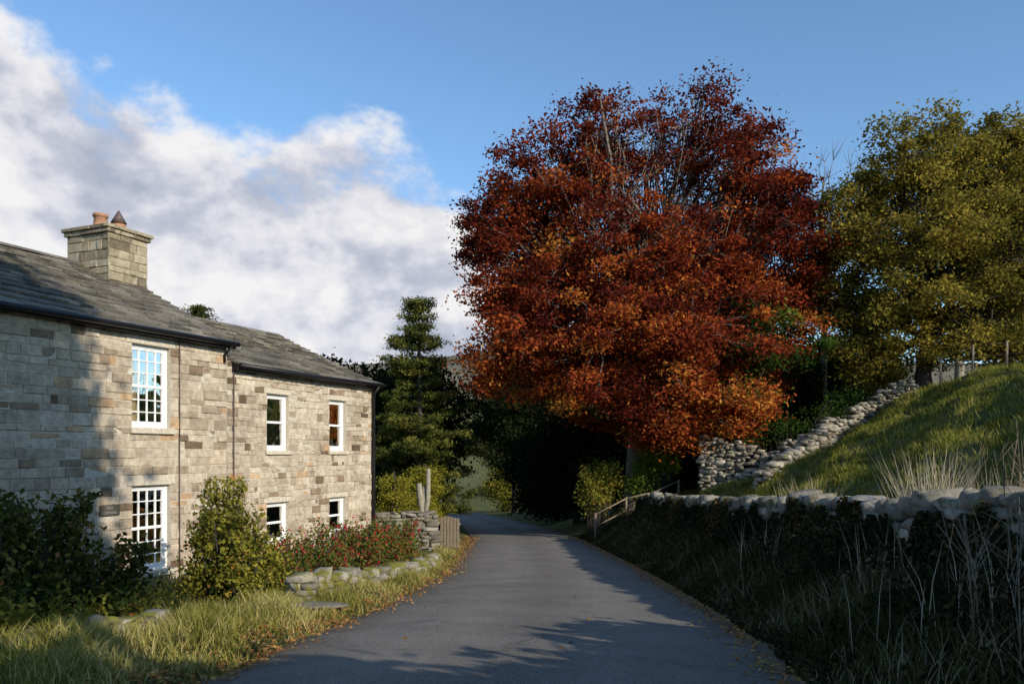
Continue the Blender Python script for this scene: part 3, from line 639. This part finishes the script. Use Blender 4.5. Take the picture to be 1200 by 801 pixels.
drywall('garden_wall',[(-2.95,10.5,-1.76,1.0),(-2.72,11.3,-1.82,.9),(-2.3,14,-2.14,.7),(-1.95,17,-2.42,.6),(-1.82,19,-2.54,.6)],M_dryM,.34,.10,.18,(.16,.32,.14),.15,.05,copskip=.15)
drywall('boundary_wall',[(-4.6,23.6,-1.83,1.1),(-2.35,24.2,-1.86,1.1)],M_dry,.4,.11,.26,(.3,.42,.1),.35)
drywall('ruined_stone_wall',[(6.9,29.5,.45,2.6),(7.9,29,.35,2.6),(9.2,28.4,.05,1.4),(10.4,28.6,.55,1.0),(12.3,29.5,1.35,.8),(14,30.5,2.15,.8),(15.2,30.2,2.75,.9)],M_ruin,.5,.12,.22,(.25,.36,.16),.22,.07,.35,.07)
drywall('field_wall',[(7.6,24.5,-.75,.8),(9.3,26.3,.05,.8),(11.2,28.2,.8,.7)],M_ruin,.5,.11,.2,(.22,.36,.14),.2,.07,.4,.07)
rocks('stone_step',[(-2.45,9.6,float(H(-2.45,9.6))+.03,.8,.5,.09,.3,0,.5)],M_dry)
tb=Tubes(); tb.add([(16.7,29.8,1.9),(16.75,29.8,3.3),(16.6,29.8,3.5)],[.2,.16,.1],8); tb.make('tree_stump',M_barkp)

# ------------------------------------------------------------ fences
def railing(name,pts,h,rails,mat=M_wood):
    e=empty(name,(pts[0][0],pts[0][1],0)); o=Vector((pts[0][0],pts[0][1],0)); tb=Tubes(); g=[]
    for p in pts:
        z=float(H(p[0],p[1])); g.append(Vector((p[0],p[1],z))-o); tb.add([g[-1]-Vector((0,0,.2)),g[-1]+Vector((0,0,h))],[.05,.045],6)
    tb.make('posts',mat,e); tb=Tubes()
    for a,b in zip(g[:-1],g[1:]):
        for r in rails: tb.add([a+Vector((0,0,h*r)),b+Vector((0,0,h*r))],[.03,.03] if h<1.05 else [.008,.008],5)
    tb.make('rails',mat,e)
railing('wooden_handrail',[(3.1,29.6),(4.3,30.0),(5.4,30.3),(6.4,30.6)],1.0,(.95,.5))
railing('wire_fence',[(15.4+i*.75,28.6-i*.7) for i in range(12)],1.1,(.95,.6,.3))
e=empty('wooden_gate',(-2.2,24.4,0)); zb=float(H(-2.0,24.4))
for i in range(6): box('pale_%d'%i,i*.1,i*.1+.085,0,.025,zb+.05,zb+1.0+.03*math.sin(i),M_wood,e)
box('cross_rail_low',-.02,.62,.027,.06,zb+.25,zb+.33,M_wood,e); box('cross_rail_high',-.02,.62,.027,.06,zb+.75,zb+.83,M_wood,e)

# ------------------------------------------------------------ grass & litter
def samp(n,x0,x1,y0,y1): return rng.uniform(x0,x1,n),rng.uniform(y0,y1,n)
x,y=samp(210000,-5.4,-1.0,3.5,26); l=T(L_,y); wl=T(WL_,y); pn=np.sin(x*5+y*3)+np.sin(x*2.3-y*4.1)+np.sin(x*9+y*7)*.6
k=(x<l-.02)&(x>wl-np.where(y<9.6,.45,.12))&(rng.uniform(0,1,len(x))<np.where(x>l-.2,.35,1)*np.clip(9/np.maximum(y,4),.3,1)*np.clip(.75+.25*pn,.25,1)); x,y,pn=x[k],y[k],pn[k]
hh=(.06+.08*ss(T(L_,y)-x,.1,1.3)+.024*pn)*rng.uniform(.4,1.7,len(x)); hh=np.maximum(hh,.02)
blades('verge_grass',np.stack([x,y,H(x,y)-.01],1),hh,.54+.12*np.sin(x*3+y*1.7)+rng.normal(0,.22,len(x)),M_grass,w=.0045,lean=.9)
x,y=samp(26000,-8,-2.2,6,20); k=(x<T(WL_,y)-.3)&((x+3.85)*.919-(y-22.05)*.394>.1); x,y=x[k],y[k]
blades('garden_plants',np.stack([x,y,H(x,y)],1),rng.uniform(.08,.35,len(x)),rng.normal(.5,.25,len(x)),M_grass,w=.008,lean=.7)
x,y=samp(110000,4.6,18,6,36); pn=np.sin(x*2.1+y*1.3)+np.sin(x*3.7-y*2.2)+.8*np.sin(x*7.3+y*5.1)
k=(rng.uniform(0,1,len(x))<np.clip(14/y,.3,1)*np.clip(.6+.3*pn,.12,1)); x,y,pn=x[k],y[k],pn[k]
nt_=3000; tx,ty=samp(nt_,4.7,18,6,36); m=26; sx=rng.uniform(.05,.16,nt_)
X=(tx[:,None]+rng.normal(size=(nt_,m))*sx[:,None]).ravel(); Y=(ty[:,None]+rng.normal(size=(nt_,m))*sx[:,None]).ravel()
th=np.repeat(rng.uniform(.10,.26,nt_),m)*rng.uniform(.5,1.2,nt_*m); tc_=np.repeat(rng.normal(.62,.22,nt_),m)+rng.normal(0,.12,nt_*m)
hg=np.concatenate([np.maximum(.02,(.06+.03*pn)*rng.uniform(.5,1.5,len(x))),th]); cg=np.concatenate([.45+.13*np.sin(x*1.3+y*.9)+rng.normal(0,.2,len(x)),tc_])
X=np.concatenate([x,X]); Y=np.concatenate([y,Y])
blades('pasture_grass',np.stack([X,Y,H(X,Y)-.01],1),hg,cg,M_grassh,w=.009,lean=.85)
# right bank weeds, growing up the wall face in uneven clumps
x,y=samp(150000,1.9,4.35,3,33); r=T(R_,y); k=(x>r+.05)&(x<T(WR_,y)-.12)&(rng.uniform(0,1,len(x))<.35+.65*ss(x,r,T(WR_,y)-.4)); x,y=x[k],y[k]; t=ss(x,T(R_,y),T(WR_,y)-.1)
cl=.65+.3*np.sin(y*2.3)*np.sin(y*.7+x)+.25*np.sin(y*5.1+x*3)
P=np.stack([x,y,H(x,y)+rng.uniform(0,1,len(x))**1.3*(.05+.8*t*np.maximum(cl,.1))],1)
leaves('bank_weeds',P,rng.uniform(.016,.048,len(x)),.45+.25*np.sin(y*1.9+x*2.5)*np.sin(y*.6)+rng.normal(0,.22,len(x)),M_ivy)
n=70000; y=rng.uniform(3,28.5,n); top=np.interp(y,[0,6.5,10,17,28],[-.2,-.47,-.72,-1.14,-1.63]); zt=top-.06+.20*np.sin(y*2.1)*np.sin(y*.9)+.11*np.sin(y*6.7)+.06*np.sin(y*17)
u=rng.uniform(0,1,n)**.8; x=T(WR_,y)-.24-rng.uniform(0,.28,n)*(1.3-u); hz=H(x,y)
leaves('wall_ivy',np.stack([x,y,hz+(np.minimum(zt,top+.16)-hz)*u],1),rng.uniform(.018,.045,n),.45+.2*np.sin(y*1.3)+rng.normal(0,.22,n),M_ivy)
x,y=samp(46000,2.0,4.4,3,33); k=(x>T(R_,y)+.03)&(x<T(WR_,y)-.1); x,y=x[k],y[k]
blades('bank_grass',np.stack([x,y,H(x,y)],1),rng.uniform(.06,.5,len(x))*ss(x-T(R_,y),-.1,.8),.42+.2*np.sin(y*2.2+x)+rng.normal(0,.25,len(x)),M_gbank,w=.0045,lean=.8)
def stalks(name,cx,cy,n,hmin,hmax,sp,lean=.5,w=.006):
    x=cx+rng.normal(0,sp,n); y=cy+rng.normal(0,sp,n)
    blades(name,np.stack([x,y,H(x,y)],1),rng.uniform(hmin,hmax,n),rng.normal(.7,.22,n),M_dryst,w=w,lean=lean)
stalks('dry_grass',4.8,9.2,300,.9,1.7,.12,.45,.006)
stalks('dry_grass',4.85,8.6,90,.8,1.4,.15,.4,.005)
stalks('dry_grass',4.85,13.2,150,.8,1.45,.16,.4,.007)
stalks('dry_grass',5.4,8.3,90,.6,1.2,.25,.4,.005)
stalks('dry_grass',3.7,6.2,60,.6,1.1,.35,.45,.0035)
stalks('dry_grass',3.9,8.4,60,.5,1.0,.3,.5,.0035)
stalks('dry_grass',4.0,12,60,.5,1.0,.35,.5,.004)
def twigs(name,cx,cy,n,h,sp):
    tb=Tubes()
    for i in range(n):
        x=cx+random.gauss(0,sp); y=cy+random.gauss(0,sp); z=float(H(x,y)); hh=h*random.uniform(.6,1.1); dx,dy=random.gauss(0,.15)*h,random.gauss(0,.15)*h
        tb.add([(x,y,z),(x+dx*.4,y+dy*.4,z+hh*.5),(x+dx,y+dy,z+hh)],[.006,.005,.002],4)
        for j in range(6):
            t=random.uniform(.3,.9); p=Vector((x+dx*t,y+dy*t,z+hh*t)); tb.add([p,p+Vector((random.gauss(0,.12),random.gauss(0,.12),random.uniform(.05,.25)))*h],[.004,.0015],3)
    tb.make(name,M_wood)
twigs('bare_shrub',5.2,7.9,18,1.5,.25); twigs('bare_shrub',3.7,5.5,22,1.3,.3); twigs('bare_shrub',5.6,8.8,12,1.3,.3)
# fallen leaves
n=13000; y=rng.uniform(3.5,32,n); side=rng.uniform(0,1,n)<.55
x=np.where(side,T(R_,y)+rng.normal(.05,.2,n),T(L_,y)+rng.normal(-.14,.18,n))
x2,y2=samp(110,-2,2.8,4,26); x3,y3=samp(4500,-4.0,-2,4.0,9.5); k=(x3>T(WL_,y3))&(rng.uniform(0,1,len(x3))<np.clip(1.2-(T(L_,y3)-x3),.08,1)); x3,y3=x3[k],y3[k]
x=np.concatenate([x,x2,x3]); y=np.concatenate([y,y2,y3])
P=np.stack([x,y,surf(x,y)+.012+rng.uniform(0,.035,len(x))*(x<T(L_,y))],1)
leaves('fallen_leaves',P,rng.uniform(.012,.03,len(x)),rng.normal(.45,.25,len(x)),M_litter,aspect=.65,flat=.85)

# ------------------------------------------------------------ world
EL=math.radians(24)
TS=Vector((.72*math.cos(EL),-.69*math.cos(EL),math.sin(EL))).normalized()
w=bpy.data.worlds.new('World'); sc.world=w; w.use_nodes=True; nt=w.node_tree; nt.nodes.clear()
out=nt.nodes.new('ShaderNodeOutputWorld'); bg=nt.nodes.new('ShaderNodeBackground'); sky=nt.nodes.new('ShaderNodeTexSky')
sky.sky_type='NISHITA'; sky.sun_disc=False; sky.sun_elevation=EL; sky.sun_rotation=math.atan2(TS.x,TS.y)
sky.air_density=1.0; sky.dust_density=.2; sky.ozone_density=1.5
tint=mixc(nt,1,sky.outputs[0],(1.04,1.28,1.44),'MULTIPLY')
nt.links.new(tint,bg.inputs[0]); bg.inputs[1].default_value=.14
tc=nt.nodes.new('ShaderNodeTexCoord'); D=tc.outputs['Generated']
sp=nt.nodes.new('ShaderNodeSeparateXYZ'); nt.links.new(D,sp.inputs[0])
def math_(op,a,b=None,c=None,clamp=False):
    m=nt.nodes.new('ShaderNodeMath'); m.operation=op; m.use_clamp=clamp
    for i,v in enumerate((a,b,c)):
        if v is None: continue
        if hasattr(v,'is_output'): nt.links.new(v,m.inputs[i])
        else: m.inputs[i].default_value=v
    return m.outputs[0]
yy=math_('MAXIMUM',sp.outputs[1],.15); px=math_('DIVIDE',sp.outputs[0],yy); pz_=math_('DIVIDE',sp.outputs[2],yy)
fc=nt.nodes.new('ShaderNodeFloatCurve'); u=math_('MULTIPLY_ADD',px,.5,.5,True); nt.links.new(u,fc.inputs['Value'])
cv=fc.mapping.curves[0]; pts=[(0,.60),(.16,.55),(.21,.50),(.26,.44),(.30,.40),(.34,.37),(.37,.365),(.42,.355),(.455,.31),(.485,.23),(.52,.07),(1,.0)]
while len(cv.points)<len(pts): cv.points.new(.5,.5)
for i,p in enumerate(pts): cv.points[i].location=p
fc.mapping.update()
def cloudnoise(off,det):
    mp=nt.nodes.new('ShaderNodeMapping'); mp.inputs['Scale'].default_value=(1,1,1.5); mp.inputs['Location'].default_value=off; nt.links.new(D,mp.inputs[0])
    a=noise(nt,3.6,det,.57,mp.outputs[0]); a.inputs['Distortion'].default_value=.15
    b=noise(nt,13,max(det-4,2),.62,mp.outputs[0])
    return math_('ADD',math_('MULTIPLY',a.outputs[0],.80),math_('MULTIPLY',b.outputs[0],.20))
n1=cloudnoise((0,0,0),8); n2=cloudnoise((.045,0,.06),6)
d=math_('SUBTRACT',fc.outputs[0],pz_); d=math_('ADD',d,math_('MULTIPLY',math_('SUBTRACT',n1,.475),.50))
mr=nt.nodes.new('ShaderNodeMapRange'); mr.interpolation_type='SMOOTHSTEP'; mr.inputs[1].default_value=-.005; mr.inputs[2].default_value=.05; nt.links.new(d,mr.inputs[0])
cloud_light=math_('SUBTRACT',n1,n2)  # sunlit and shaded cloud sides painted into the colour, from noise shifted sunward
sh=math_('ADD',math_('MULTIPLY_ADD',cloud_light,3.2,.70),math_('MULTIPLY',math_('SUBTRACT',.18,d),.5))
cr=ramp(nt,[(.30,(.46,.49,.60)),(.50,(.60,.62,.71)),(.66,(.82,.81,.86)),(.85,(.99,.97,.96))]); nt.links.new(sh,cr.inputs[0])
bg2=nt.nodes.new('ShaderNodeBackground'); nt.links.new(cr.outputs[0],bg2.inputs[0]); bg2.inputs[1].default_value=.93
mx=nt.nodes.new('ShaderNodeMixShader'); nt.links.new(math_('MULTIPLY',mr.outputs[0],.97),mx.inputs[0]); nt.links.new(bg.outputs[0],mx.inputs[1]); nt.links.new(bg2.outputs[0],mx.inputs[2])
nt.links.new(mx.outputs[0],out.inputs[0])
sun=bpy.data.lights.new('sun','SUN'); sun.energy=5.0; sun.angle=math.radians(.5); sun.color=(1,.92,.78)
so=bpy.data.objects.new('sun',sun); link(so); so.rotation_euler=TS.to_track_quat('Z','Y').to_euler(); so.location=(30,-30,30)
# ------------------------------------------------------------ camera
cam=bpy.data.cameras.new('camera'); co=bpy.data.objects.new('camera',cam); link(co); sc.camera=co
co.location=(0,0,0); co.rotation_euler=(math.radians(90),0,0); cam.lens=28; cam.sensor_width=36; cam.shift_y=.108; cam.clip_end=3000; cam.clip_start=.05
